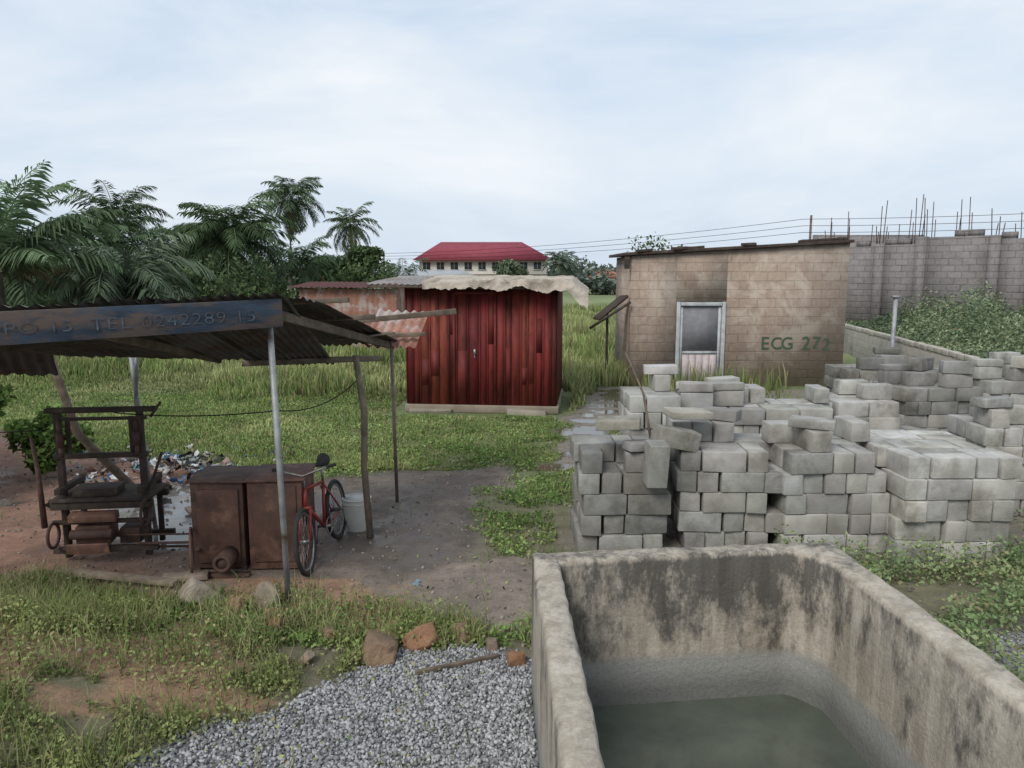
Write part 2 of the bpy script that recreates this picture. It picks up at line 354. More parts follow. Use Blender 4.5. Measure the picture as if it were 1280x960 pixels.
# gravel
ico=np.array([[0,0,1],[.89,0,.45],[.28,.85,.45],[-.72,.53,.45],[-.72,-.53,.45],[.28,-.85,.45],[.72,.53,-.45],[-.28,.85,-.45],[-.89,0,-.45],[-.28,-.85,-.45],[.72,-.53,-.45],[0,0,-1]])
icf=np.array([[0,1,2],[0,2,3],[0,3,4],[0,4,5],[0,5,1],[1,6,2],[2,7,3],[3,8,4],[4,9,5],[5,10,1],[6,7,2],[7,8,3],[8,9,4],[9,10,5],[10,6,1],[11,7,6],[11,8,7],[11,9,8],[11,10,9],[11,6,10]])
def stones(mb,P,s,col):
    n=len(P);V=ico[None]*rng.uniform(.55,1.2,(n,12,1))*rng.uniform(.6,1.1,(n,1,3))*np.asarray(s)[:,None,None]
    mb.add((V+P[:,None]).reshape(-1,3),(np.arange(n)[:,None,None]*12+icf[None]).reshape(-1,3),np.repeat(col,12,0))
n=42000;x=rng.uniform(-2.9,.5,n);y=rng.uniform(2.9,6.2,n)
x2=rng.uniform(2.6,5.6,7000);y2=rng.uniform(3.6,7.6,7000);x=np.r_[x,x2];y=np.r_[y,y2]
_,gg,*_=masks(x,y);k=(rng.uniform(0,1,len(x))<gg)&(polysd(x,y,TANK)<-.01);x=x[k];y=y[k]
g=rng.uniform(.12,.46,(len(x),1));colr=g*np.array((1,1.0,1.0))*(.75+.5*fbm(x*2,y*2,66))[:,None];s=rng.uniform(.007,.021,len(x))
mb=MB();stones(mb,np.stack([x,y,hz(x,y)+.006+s*.3],1),s,colr)
x=rng.uniform(-8,4.8,4200);y=rng.uniform(5,13,4200);k=polysd(x,y,TANK)<-.03;x=x[k];y=y[k];s=rng.uniform(.005,.026,len(x))
stones(mb,np.stack([x,y,hz(x,y)+s*.2],1),s,rng.uniform(.12,.34,(len(x),1))*np.array((1,.84,.72)))
mb.obj('gravel',m_stone)
def rock(name,c,s,seed,col=(1,1,1),m=m_rock):
    import bmesh
    bm=bmesh.new();bmesh.ops.create_icosphere(bm,subdivisions=4,radius=1)
    V=np.array([v.co[:] for v in bm.verts])
    F=np.array([[v.index for v in f.verts] for f in bm.faces]);bm.free()
    d=1+.7*(fbm(V[:,0]*1.3+seed*7,V[:,1]*1.3+V[:,2]*1.1,seed,4)-.5)+.35*(fbm(V[:,2]*3+seed,V[:,0]*3+V[:,1],seed+5)-.5)
    V=np.clip(V*d[:,None],-.75,.75)*1.2
    R=np.array(Euler((seed*.3,seed*.2,seed*1.7)).to_matrix())
    mb=MB();mb.add((V*np.array(s))@R.T+np.array(c),F,col);return mb.obj(name,m,smooth=True)
for i,(x,y,s,c) in enumerate([(-1.02,5.55,(.21,.14,.12),(1,.9,.8)),(-.72,5.7,(.16,.12,.1),(1.1,.8,.65)),(-.40,5.75,(.12,.09,.08),(.9,.8,.7)),(-2.75,6.45,(.2,.12,.10),(1.5,1.7,1.8)),(-2.15,6.35,(.2,.15,.1),(1.2,1.3,1.3)),(-2.0,6.05,(.1,.08,.07),(1,.8,.7)),(-1.45,5.75,(.1,.08,.05),(1,.85,.75)),(.03,5.35,(.09,.07,.05),(1,.7,.5)),(-.15,5.6,(.08,.06,.05),(1,1,1)),(-1.9,5.85,(.13,.08,.07),(1.1,.8,.6)),(-1.55,5.4,(.07,.06,.04),(1.3,1.3,1.3)),(-2.35,6.15,(.14,.08,.06),(1.1,.9,.7))]):
    rock('rock',(x,y,float(hz(x,y))+s[2]*.35),s,i+1,c)
def palm(name,x,y,ht,tr,nf,L,e_lo,e_hi,droop,col,ll=.45,lean=0,seed=0,nl=34,trunkcol=(.7,.7,.7),lw=1.5):
    r=np.random.default_rng(seed);mb=MB();z0=float(hz(x,y))-.3
    top=np.array([x+lean,y,ht]);pts=[];rad=[]
    for i in range(9):
        t=i/8;pts.append((x+lean*t**1.6,y,z0+(ht-z0)*t));rad.append(tr*(1.35-.5*t)*(1+.08*math.sin(i*9)))
    mb.path(pts,rad,10,trunkcol,1)
    for f in range(nf):
        az=f*2.39996+r.uniform(-.2,.2);q=(f+.5)/nf;e=math.radians(e_hi+(e_lo-e_hi)*q+r.uniform(-8,8))
        Lf=L*r.uniform(.8,1.1);n=nl;ds=Lf/n;p=top.copy();dr=droop*r.uniform(.8,1.25)
        pos=[];dirs=[]
        for k in range(n+1):
            s=k/n;a=e-dr*s**1.4;d=np.array([math.cos(az)*math.cos(a),math.sin(az)*math.cos(a),math.sin(a)])
            pos.append(p.copy());dirs.append(d);p=p+d*ds
        pos=np.array(pos);dirs=np.array(dirs);side=np.array([-math.sin(az),math.cos(az),0])
        cc=np.array(col)*r.uniform(.6,1.4)*(1.2-.5*q)
        if q>.85 and r.uniform()<.5:cc=np.array((.2,.15,.08))
        w=.035*L/3
        up=np.cross(dirs,side)
        rib=np.stack([pos+up*w*.6,pos+side*w*.5,pos-side*w*.5],1)
        mb.grid(rib[:,1:],np.repeat([cc*1.2],(n+1)*2,0),0)
        K=np.arange(3,n+1)
        for sg in(-1,1):
            s=K/n;le=Lf*ll*.5*np.sin(np.pi*(.12+.83*s))**.7*r.uniform(.75,1.1,len(K))
            d=side*sg*.8+dirs[K]*.65+np.array([0,0,1])*r.uniform(-.6,.1,(len(K),1))
            d/=np.linalg.norm(d,axis=1)[:,None]
            b0=pos[K];tip=b0+d*le[:,None]+np.array([0,0,-1])*(le*.25)[:,None];mid=b0+d*le[:,None]*.5
            ww=dirs[K]*(.022*L/3+.008)*lw
            V=np.stack([b0,mid+ww,tip,mid-ww],1).reshape(-1,3)
            ct=np.repeat(cc[None]*r.uniform(.7,1.3,(len(K),1)),4,0)
            mb.add(V,np.arange(len(K))[:,None]*4+np.array([0,1,2,3]),ct,0)
    return mb.obj(name,[m_palm,m_bark])
pc=(.075,.105,.06)
palm('coconut_palm',-22.9,80,10.4,.2,44,4.2,-65,72,1.4,pc,.6,.5,1,30,lw=1.8)
palm('coconut_palm',-17.5,86,8.1,.2,36,3.6,-55,75,1.4,(.10,.13,.065),.55,-.3,2,30,lw=1.8)
palm('coconut_palm',-25.6,50,6.2,.18,38,3.7,-30,75,1.4,(.085,.115,.06),.5,.3,3,32)
palm('oil_palm',-16.2,45,4.6,.35,56,4.2,-20,80,1.7,(.075,.11,.055),.55,0,4,38)
palm('oil_palm',-19.2,47,4.0,.35,40,3.6,-20,75,1.6,(.07,.105,.055),.5,0,5,34)
palm('oil_palm',-16.4,24.5,2.9,.3,26,4.4,10,86,.95,(.13,.185,.10),.6,0,6,50,lw=1.2)
palm('oil_palm',-13.9,27.5,2.1,.3,36,3.7,0,72,1.9,(.13,.165,.105),.6,0,7,50,lw=1.2)
palm('oil_palm',-19.8,31,2.8,.3,32,3.8,-10,75,1.5,(.09,.13,.07),.6,0,8,38)
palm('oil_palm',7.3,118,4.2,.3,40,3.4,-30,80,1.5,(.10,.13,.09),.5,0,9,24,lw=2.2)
palm('oil_palm',-10.5,75,2.6,.3,24,3.0,-20,70,1.5,(.08,.11,.07),.5,0,10,22)
palm('oil_palm',-14.2,52,3.2,.3,34,3.4,-20,75,1.6,(.07,.105,.055),.5,0,11,30)
palm('oil_palm',-22.5,44,4.1,.3,36,3.8,-20,78,1.5,(.075,.11,.06),.5,0,12,32)
def crown(mb,c,R,n,ls,c0,c1,seed,nb=9,m=0):
    r=np.random.default_rng(seed);c=np.array(c,float);R=np.array(R,float)
    bl=r.normal(size=(nb,3));bl/=np.linalg.norm(bl,axis=1)[:,None];bl*=r.uniform(.2,.75,(nb,1));br=r.uniform(.28,.55,nb)
    i=r.integers(0,nb,n);d=r.normal(size=(n,3));d/=np.linalg.norm(d,axis=1)[:,None]
    p=bl[i]+d*(br[i]*r.uniform(.45,1.08,n))[:,None]
    br_t=.45+.55*np.clip(.5+.45*p[:,2]+.35*d[:,2],0,1.2);br_t*=r.uniform(.7,1.3,n)*r.uniform(.75,1.25,nb)[i]  # shade painted into the tint: leaves darker low down and under each clump
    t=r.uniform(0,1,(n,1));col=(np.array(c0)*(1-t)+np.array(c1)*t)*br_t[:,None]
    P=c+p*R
    leaves(mb,P,ls*r.uniform(.6,1.4,n),col,.1,.6,m)
mb=MB()
for i in range(34):
    y=rng.uniform(30,58);x=rng.uniform(-.74,-.19)*y
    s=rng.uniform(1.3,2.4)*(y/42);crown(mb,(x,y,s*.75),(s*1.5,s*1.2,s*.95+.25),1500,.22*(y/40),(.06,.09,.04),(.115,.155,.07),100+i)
mb.obj('bush_thicket',m_leaf)
mb=MB()
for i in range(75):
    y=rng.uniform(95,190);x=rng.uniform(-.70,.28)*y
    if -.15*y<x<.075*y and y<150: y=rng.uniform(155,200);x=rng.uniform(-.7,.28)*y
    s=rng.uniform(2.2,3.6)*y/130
    crown(mb,(x,y,s*.7),(s*2.0,s*1.4,s*1.0),480,.8,(.13,.16,.135),(.18,.215,.17),300+i,7)  # aerial haze painted into the leaf colours, lifted and desaturated
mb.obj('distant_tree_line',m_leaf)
def tree(name,x,y,ht,R,n,ls,c0,c1,seed,tr=.15):
    mb=MB();z0=float(hz(x,y))-.2;zc=ht-R[2]*.8
    mb.path([(x,y,z0),(x+.1,y,z0+(zc-z0)*.6),(x,y,zc)],[tr*1.4,tr,tr*.7],8,(1,1,1),1)
    for k in range(6):
        a=k*1.05+seed;mb.path([(x,y,zc-.3*R[2]),(x+math.cos(a)*R[0]*.6,y+math.sin(a)*R[1]*.6,zc+R[2]*.3*math.sin(k*2))],[tr*.5,tr*.15],5,(1,1,1),1)
    crown(mb,(x,y,zc),R,n,ls,c0,c1,seed,11);return mb.obj(name,[m_leaf,m_bark])
tree('broadleaf_tree',-15.8,82,6.2,(2.6,2.4,2.3),2600,.38,(.055,.085,.04),(.09,.125,.055),21)
tree('broadleaf_tree',-19,83,4.6,(3.2,2.4,2.0),2400,.38,(.06,.095,.045),(.095,.13,.06),22)
tree('broadleaf_tree',0,118,4.4,(3.4,2.4,2.4),1800,.55,(.12,.16,.10),(.17,.21,.13),23)  # far tree, distance haze painted in as lighter, duller greens
tree('broadleaf_tree',4.6,26.5,4.2,(.9,.9,.8),330,.12,(.08,.12,.06),(.12,.16,.08),24,.05)
tree('broadleaf_tree',5.7,27,3.9,(.8,.8,.5),220,.12,(.08,.12,.06),(.12,.16,.08),25,.05)
mb=MB()
for i,(x,y,z,s) in enumerate([(-7.6,9.9,1.0,1.0),(-7.2,9.4,.5,.7),(-8.1,10.2,1.6,.9),(-6.6,10.6,.6,.55)]):
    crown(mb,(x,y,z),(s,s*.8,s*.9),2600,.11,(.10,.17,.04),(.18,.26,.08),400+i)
for i in range(8):
    a=i;mb.path([(-7.5+.1*math.sin(a),9.8,0),(-7.6+.5*math.sin(a*2),9.8+.4*math.cos(a),1.7)],[.03,.01],5,(.8,.8,.8),1)
mb.obj('shrub',[m_leaf,m_bark])
# ------------------------------------------------------------ tank
m_tank,nt,b=newmat('stained_tank_concrete')
tc=N(nt,'ShaderNodeTexCoord');v=tc.outputs['Object'];sp=N(nt,'ShaderNodeSeparateXYZ');nt.links.new(v,sp.inputs[0])
c=mix(nt,ramp(nt,noise(nt,v,3.5,5,.7),.35,.65),(.48,.425,.35),(.36,.315,.255))
mz=N(nt,'ShaderNodeMapRange');mz.inputs['From Min'].default_value=.35;mz.inputs['From Max'].default_value=.95;nt.links.new(sp.outputs[2],mz.inputs['Value'])
mz2=N(nt,'ShaderNodeMapRange');mz2.inputs['From Min'].default_value=.955;mz2.inputs['From Max'].default_value=.985;mz2.inputs['To Max'].default_value=-.12;nt.links.new(sp.outputs[2],mz2.inputs['Value'])
mp=N(nt,'ShaderNodeMapping');mp.inputs['Scale'].default_value=(3.2,3.2,1.5);nt.links.new(v,mp.inputs[0])
nn=noise(nt,mp.outputs[0],1.3,5,.78)
mm=N(nt,'ShaderNodeMath',operation='MULTIPLY_ADD');nt.links.new(mz.outputs[0],mm.inputs[0]);mm.inputs[1].default_value=.15;nt.links.new(nn,mm.inputs[2])
ma=N(nt,'ShaderNodeMath',operation='ADD');nt.links.new(mm.outputs[0],ma.inputs[0]);nt.links.new(mz2.outputs[0],ma.inputs[1])
my=N(nt,'ShaderNodeMapRange');my.inputs['From Min'].default_value=4.6;my.inputs['From Max'].default_value=4.95;my.inputs['To Min'].default_value=-.07;my.inputs['To Max'].default_value=.035;nt.links.new(sp.outputs[1],my.inputs['Value'])
mc=N(nt,'ShaderNodeMath',operation='ADD');nt.links.new(ma.outputs[0],mc.inputs[0]);nt.links.new(my.outputs[0],mc.inputs[1])
c=mix(nt,ramp(nt,mc.outputs[0],.52,.68),c,(.115,.105,.09))
ms_=N(nt,'ShaderNodeMapping');ms_.inputs['Scale'].default_value=(9,9,.7);nt.links.new(v,ms_.inputs[0])
c=mix(nt,1.0,c,ramp(nt,noise(nt,ms_.outputs[0],1.2,4,.6),.4,.6,(.78,.76,.73,1),(1.05,1.05,1.05,1)),'MULTIPLY')
tl=N(nt,'ShaderNodeMath',operation='MULTIPLY_ADD');tl.inputs[1].default_value=.06;nt.links.new(noise(nt,v,3,4,.5),tl.inputs[0]);nt.links.new(sp.outputs[2],tl.inputs[2])
band=ramp(nt,tl.outputs[0],.27,.335,(1,1,1,1),(0,0,0,1))
silt=mix(nt,ramp(nt,tl.outputs[0],.06,.22),(.17,.17,.155),(.30,.295,.27))
c=mix(nt,band,c,silt)
c=mix(nt,1.0,c,ramp(nt,noise(nt,v,45,4,.8),.25,.75,(.72,.72,.72,1),(1.12,1.12,1.12,1)),'MULTIPLY')
nt.links.new(c,b.inputs['Base Color']);b.inputs['Roughness'].default_value=.9
bump(nt,b,noise(nt,v,30,5,.75),.7,.015)
outer=[(.137,5.05),(2.12,5.262),(2.29,5.28),(2.30,5.12),(2.62,.3),(.26,.3)]
inner=[(.317,4.88),(1.93,5.07),(2.0,5.02),(2.12,4.86),(2.45,.47),(.42,.47)]
segs=[26,2,2,40,26,40];Po=[];Pi=[]
for i in range(6):
    for k in range(segs[i]):
        t=k/segs[i]
        Po.append(np.array(outer[i])*(1-t)+np.array(outer[(i+1)%6])*t);Pi.append(np.array(inner[i])*(1-t)+np.array(inner[(i+1)%6])*t)
Po=np.array(Po);Pi=np.array(Pi);n=len(Po)
prof=[(0,-.3),(0,.5),(0,.965),(.05,.99),(.15,1.0),(.85,1.0),(.95,.99),(1,.965),(1,.65),(1,.3),(1,-.55)]
G=[]
for j,(t,z) in enumerate(prof):
    xy=Po*(1-t)+Pi*t;jt=.006 if 1<j<8 else .002
    wv=.014*(fbm(np.arange(n)*.35,np.arange(n)*0+j*.3,77)-.5)*2
    G.append(np.c_[xy+rng.uniform(-jt,jt,xy.shape),z+(rng.uniform(-.004,.004,n)+wv if 1<j<8 else np.zeros(n))])
G=np.array(G);G=np.concatenate([G,G[:,:1]],1)
tank=empty('concrete_water_tank')
t=MB();t.grid(G);t.obj('tank_walls',m_tank,tank,smooth=True)
m_water,nt,b=newmat('murky_water');vw=coords(nt)
nt.links.new(mix(nt,ramp(nt,noise(nt,vw,2.2,4,.6),.35,.65),(.10,.115,.09),(.065,.075,.06)),b.inputs['Base Color']);b.inputs['Roughness'].default_value=.06
bump(nt,b,noise(nt,vw,6,3,.5),.12,.02)
t=MB();t.add([(.25,.4,-.06),(2.5,.4,-.06),(2.2,5.12,-.06),(.25,4.95,-.06)],[[0,1,2,3]]);t.obj('water',m_water,tank)
# ------------------------------------------------------------ block stacks
def stack(x,y,w,nd,nc,rz=0,top=.45,z0=0,tone=1,lean=0,seed=0,extra=3):
    r=random.Random(seed);mb=MB();R=Matrix.Rotation(rz,3,'Z');L,D,H=.45,.215,.215;tops=[]
    def put(cx,cy,cz,sx,sy,sz=H,rr=0,tilt=(0,0)):
        g=r.uniform(.72,1.15)*tone;tn=(g*r.uniform(.99,1.04),g,g*r.uniform(.94,1.01))
        p=R@Vector((cx+lean*cz,cy,0));rot=Euler((tilt[0],tilt[1],rz+rr+r.uniform(-.05,.05))).to_matrix()
        mb.box((x+p.x,y+p.y,z0+cz),(sx,sy,sz-.004),rot,tn,0,.005)
    for c in range(nc+1):
        cz=H*(c+.5)
        for d in range(nd):
            px=r.uniform(-.04,.06)
            while px<w-.13:
                istop=c==nc
                pr=top*(.45 if d==0 else 1)
                if r.random()<.5 and w-px>.36:
                    for q in(0,1):
                        if not istop or r.random()<pr:
                            a=(px+L/2,d*.47+q*.235+.11+r.uniform(-.04,.025));put(a[0],a[1],cz,L-.012,D)
                            if istop:tops.append(a)
                    px+=L+r.uniform(0,.014)
                else:
                    if not istop or r.random()<pr:
                        a=(px+D/2,d*.47+.225+r.uniform(-.05,.025));put(a[0],a[1],cz,D-.01,L)
                        if istop:tops.append(a)
                    px+=D+r.uniform(0,.014)
    for k in range(min(extra,len(tops))):
        a=r.choice(tops);tops.remove(a)
        th=r.choice([.1,.12,.2]);put(a[0],a[1],H*(nc+1)+th/2+.004,L,D,th,r.uniform(-.6,.6),(r.uniform(-.03,.03),r.uniform(-.03,.03)))
    return mb.obj('concrete_block_stack',m_block,bevel=.008)
stack(.70,7.62,.98,2,4,.02,.9,tone=.75,lean=.01,seed=1,extra=1)
stack(1.74,7.72,1.04,2,5,-.03,.22,tone=.82,lean=-.05,seed=2,extra=1)
stack(2.80,7.62,1.04,2,5,.04,.25,tone=.92,lean=-.01,seed=3,extra=1)
stack(3.88,7.42,1.10,3,5,.0,.06,tone=1.1,seed=4,extra=0)
stack(1.52,9.9,.62,2,6,.0,.5,tone=1.0,seed=5,extra=1)
stack(2.25,10.2,2.2,2,5,-.02,.55,tone=1.0,seed=6,extra=4)
stack(4.62,10.7,.8,2,5,.0,.3,tone=1.05,seed=7,extra=0)
stack(6.2,12.0,1.4,2,5,.1,.5,tone=.7,seed=8,extra=3)
stack(6.3,14.4,1.3,2,5,.0,.3,tone=.65,seed=9,extra=1)
stack(5.6,8.9,1.9,2,5,-.08,.3,tone=1.05,seed=10,extra=2)
stack(8.0,12.8,1.6,2,5,.1,.5,tone=.9,seed=11,extra=3)
stack(5.6,10.6,.5,1,2,.4,.5,tone=.8,seed=12,extra=0)
mb=MB();mb.box((1.44,7.5,1.0),(.2,.22,.44),(.1,.03,.1),(.75,.75,.72),0,.006)
mb.box((1.70,7.8,1.20),(.45,.24,.2),(0,.22,.25),(.75,.73,.68),0,.006)
mb.box((1.10,7.82,1.35),(.45,.3,.1),(.0,-.06,-.2),(.75,.72,.64),0,.006)
mb.box((1.86,8.0,1.42),(.45,.28,.08),(.02,.05,.2),(1.0,.95,.86),0,.006)
for i in range(9):
    mb.box((random.uniform(5,6.6),random.uniform(9.2,11.6),.1),(.45,.22,.2),(random.uniform(-.2,.2),random.uniform(-.2,.2),random.uniform(0,3)),(.8,.78,.72),0,.006)
mb.obj('loose_concrete_blocks',m_block,bevel=.008)
mb=MB();mb.path([(1.5,7.85,.9),(1.42,8.2,1.6),(1.28,8.6,2.0)],[.018,.014,.008],6);mb.obj('stick',m_woodg)
# ------------------------------------------------------------ walls
a=Vector((8.7,8.0));bb=Vector((12.3,29));d=bb-a;L=d.length;mw=Matrix.Translation((a.x,a.y,0))@Matrix.Rotation(math.atan2(d.y,d.x),4,'Z')
mb=MB();mb.box((L/2,0,.42),(L,.15,.98))
for i in range(int(L/.47)):mb.box((i*.47+.23,0,.91+.06+(.02*random.random())),(.45,.17,.12),(0,0,random.uniform(-.02,.02)),jit=.006)
mb.obj('low_block_wall',m_lowall,mw=mw,bevel=.01)
a=Vector((12.7,31));bb=Vector((24,17));d=bb-a;L=d.length;mw=Matrix.Translation((a.x,a.y,.4))@Matrix.Rotation(math.atan2(d.y,d.x),4,'Z')
tw=empty('unfinished_block_wall');tw.matrix_world=mw
mb=MB();k=0;x=0;cols=[]
while x<L:
    w=[2.0,1.5,2.4,1.2][k%4];top=3.45+.35*hash2(np.float64(k),0.,3)+.02*x
    mb.box((x+w/2,0,top/2),(w-.3,.2,top))
    for q in range(int((w-.3)/.46)):
        if random.random()<.5:mb.box((x+.38+q*.46,0,top+.11),(.44,.19,.22))
    pt=top+random.uniform(0,.35);mb.box((x,-.06,pt/2),(.32,.36,pt));cols.append((x,pt));x+=w;k+=1
mb.obj('wall_panels',m_tall,tw)
mb=MB()
for k,(x,pt) in enumerate(cols):
    for q in range(4):
        hx=x+(-.1 if q%2 else .1);hy=-.06+(.1 if q>1 else -.1);ht=pt+random.uniform(.4,1.6)*(1 if k%3 else .7)+(.5 if x>L*.35 and k%2 else 0)
        mb.tube((hx,hy,pt-.3),(hx+random.uniform(-.1,.1),hy+random.uniform(-.05,.05),ht),.016,n=5)
for q in range(46):
    hx=random.uniform(.3,L);mb.tube((hx,.05,3.2),(hx+random.uniform(-.06,.06),.05,random.uniform(3.9,5.4)),.015,n=5)
mb.obj('rebars',m_rebar,tw)
mb=MB();crown(mb,(18.2,25.6,4.5),(1.1,.8,.7),500,.14,(.06,.09,.05),(.1,.13,.07),801);mb.path([(18.2,25.4,.9),(18.2,25.6,4.3)],[.05,.03],6,(1,1,1),1);mb.obj('broadleaf_tree',[m_leaf,m_bark])
mb=MB();mb.box((14.6,32,2.2),(4.5,.2,4.4));mb.obj('unfinished_block_wall',m_tall)
# ------------------------------------------------------------ mud-block house
H=empty('mud_block_house',(3.0,19.5,0))
mb=MB();Wd=5.45;zl,zr=3.3,3.62;Dp=2.8
def prism(mb,x0,x1,y0,y1,z0,zl,zr,t=(1,1,1),m=0):
    mb.add([(x0,y0,z0),(x1,y0,z0),(x1,y1,z0),(x0,y1,z0),(x0,y0,zl),(x1,y0,zr),(x1,y1,zr),(x0,y1,zl)],np.array([[0,3,2,1],[4,5,6,7],[0,1,5,4],[1,2,6,5],[2,3,7,6],[3,0,4,7]]),t,m)
zt=lambda x:zl+(zr-zl)*x/Wd
dx0,dx1,dz=1.15,2.42,2.16
prism(mb,0,dx0,0,.2,-.2,zt(0),zt(dx0));prism(mb,dx1,Wd,0,.2,-.2,zt(dx1),zt(Wd));prism(mb,dx0,dx1,0,.2,dz,zt(dx0),zt(dx1))
prism(mb,0,.2,.2,Dp,-.2,zl,zl);prism(mb,Wd-.2,Wd,.2,Dp,-.2,zr,zr);prism(mb,.2,Wd-.2,Dp-.2,Dp,-.2,zl,zr)
mb.obj('walls',m_ecg,H)
mb=MB();prism(mb,-.2,Wd+.06,-.12,Dp+.2,0,0,0)
V=mb.V[0];V[:,2]=[zl+.003,zr+.003,zr+.003,zl+.003,zl+.08,zr+.08,zr+.08,zl+.08]
mb.box((-.12,-.04,3.13),(.12,.12,.3));mb.obj('roof',m_woodd,H,bevel=.01)
mb=MB()
for x_ in(.3,1.2,1.6,2.9,4.4,4.9,5.25):mb.box((x_,-.02+random.uniform(-.05,.1),zt(x_)+.115),(random.uniform(.15,.5),.2,.07),(0,-.06,random.uniform(-.4,.4)),jit=.012)
mb.obj('roof_weights',m_woodd,H,bevel=.01)
mb=MB();cx=(dx0+dx1)/2
for x in(dx0+.06,dx1-.06):mb.box((x,.02,dz/2),(.09,.12,dz-.01))
mb.box((cx,.02,dz-.06),(dx1-dx0-.23,.12,.09));mb.obj('door_frame',m_doorframe,H,bevel=.005)
mb=MB();mb.box((cx,.06,dz/2-.05),(dx1-dx0-.24,.04,dz-.13))
for x in(dx0+.15,dx1-.15):mb.box((x,.03,dz/2-.05),(.07,.03,dz-.15))
mb.box((cx,.032,.86),(dx1-dx0-.38,.03,.06));mb.obj('door',m_doorframe,H)
mb=MB();mb.box((cx,.035,1.47),(dx1-dx0-.39,.01,1.12));mb.obj('door_mesh_panel',m_doormesh,H)
mb=MB()
for i in range(5):mb.box((dx0+.285+i*.175,.034,.42),(.168,.01,.78))
mb.obj('door_lower_panel',m_doorlow,H)
def text(name,body,size,mat,parent,loc,rot,ext=.002,sx=1,off=.004):
    cu=bpy.data.curves.new(name,'FONT');cu.body=body;cu.size=size;cu.extrude=ext;cu.materials.append(mat)
    cu.offset=off;cu.space_character=1.08
    o=bpy.data.objects.new(name,cu);COL.objects.link(o);o.parent=parent;o.location=loc;o.rotation_euler=rot;o.scale=(sx,1,1);return o
for i,ch in enumerate('ECG 272'):
    if ch!=' ':text('painted_number_%d'%i,ch,.46*(1+.06*math.sin(i*5)),m_green,H,(3.32+i*.262,-.014,.95+.02*math.sin(i*3)),(math.pi/2,-.05*math.sin(i*7),0),off=.003)
mb=MB();mb.beam((-.85,.1,1.7),(-.12,.3,2.3),.45,.04,jit=.02);mb.beam((-1.05,-.2,1.5),(-.02,-.12,2.15),.06,.06);mb.beam((-.55,.3,1.85),(-.55,.3,0),.06,.06);mb.obj('lean_to_roof',m_woodd,H)
# ------------------------------------------------------------ corrugated helper
def corr(mb,a,b,c,d,ncor,amp,t=(1,1,1),m=0,along=10,wob=.01,seed=0,trap=False):
    a,b,c,d=[np.array(p,float) for p in(a,b,c,d)];nu=ncor*(4 if trap else 6)+1;U=np.linspace(0,1,nu);Vv=np.linspace(0,1,along)
    nrm=np.cross(b-a,d-a);nrm/=np.linalg.norm(nrm)
    uu,vv=np.meshgrid(U,Vv,indexing='ij')
    P=(a*(1-uu[...,None])+b*uu[...,None])*(1-vv[...,None])+(d*(1-uu[...,None])+c*uu[...,None])*vv[...,None]
    if trap: w=np.array([0,1,1,0])[np.arange(nu)%4][:,None]*np.ones_like(vv)
    else: w=np.sin(uu*ncor*2*np.pi)
    P=P+nrm*(amp*w+wob*(fbm(uu*5+seed,vv*4,seed)-.5)*2)[...,None]
    mb.grid(P,t,m)
# ------------------------------------------------------------ red kiosk
K=empty('red_metal_kiosk',(-2.18,15.85,0),math.radians(-6))
W,Hk,Dk=3.1,2.58,2.4
mb=MB();rr=random.Random(4)
x=0
while x<W-.01:
    w=min(rr.choice([.13,.16,.2,.24]),W-x)
    if W-x-w<.06:w=W-x
    g=rr.choice([1,1.05,1.2,.85,.7,.95,.5,1.1]);tn=(g,g*rr.uniform(.7,1.4),g)
    off=rr.uniform(-.006,.006)
    mb.box((x+w/2,off,.18+(Hk-.18)/2),(w-.01,.03,Hk-.18),t=tn)
    if rr.random()<.75:mb.box((x,-.022,.18+(Hk-.18)/2),(.03,.018,Hk-.2),t=(g*.85,g*.85,g*.85))
    if rr.random()<.45:
        hh_=rr.uniform(.3,1.2);mb.box((x+w/2,-.018,rr.uniform(.3+hh_/2,2.5-hh_/2)),(w-.035,.008,hh_),t=(rr.uniform(.45,.8),)*3)
    x+=w
y=.02
while y<Dk:
    mb.box((W+.0,y+.12,.18+(Hk-.18)/2),(.03,.225,Hk-.18),t=(.7,.7,.7));mb.box((0,y+.12,.18+(Hk-.18)/2),(.03,.225,Hk-.18),t=(.7,.7,.7));y+=.235
mb.box((W/2,Dk,1.38),(W,.03,Hk-.2));mb.box((W/2,.03,1.3),(W-.06,.02,2.2),t=(.3,.3,.3))
mb.obj('walls',m_red,K)
mb=MB()
for x in(1.0,1.85):mb.box((x,-.034,1.35),(.05,.02,2.3),t=(.8,.8,.8))
mb.box((1.425,-.033,2.48),(.8,.02,.06),t=(.8,.8,.8));mb.obj('door_frame',m_red,K)
mb=MB();mb.box((1.43,-.045,1.28),(.05,.03,.12));mb.ring((1.43,-.06,1.18),(1,0,0),.035,.008,12);mb.obj('padlock_hasp',m_chrome,K)
mb=MB();mb.box((W/2,Dk/2,.09),(W+.1,Dk+.12,.17),jit=.01,t=(.8,.7,.6));mb.box((.5,-.1,.04),(.9,.16,.1),(.1,0,.03),(.9,.85,.75),jit=.02);mb.box((2.5,-.12,.05),(.8,.14,.13),(0,.02,-.04),(.9,.85,.75),jit=.02);mb.obj('plinth',m_concrete,K,bevel=.02)
mb=MB();corr(mb,(-.75,-.35,Hk+.08),(W+.35,-.35,Hk+.03),(W+.35,Dk+.3,Hk+.20),(-.75,Dk+.3,Hk+.24),34,.012,(1,1,1),wob=.03,seed=5)
mb.beam((-.7,-.3,Hk+.04),(W+.3,-.3,Hk+.0),.05,.06,(.5,.45,.4));mb.obj('roof',m_sheetl,K)
mb=MB();nu,nv=150,60;uu,vv=np.meshgrid(np.linspace(0,1,nu),np.linspace(0,1,nv),indexing='ij')
px=.45+uu*(W+.18);edge=.14+.32*(fbm(uu*3.3,uu*0,12)-.42)+.08*(fbm(uu*31,uu*0,13)-.5)+.14*sm((uu-.85)/.15)
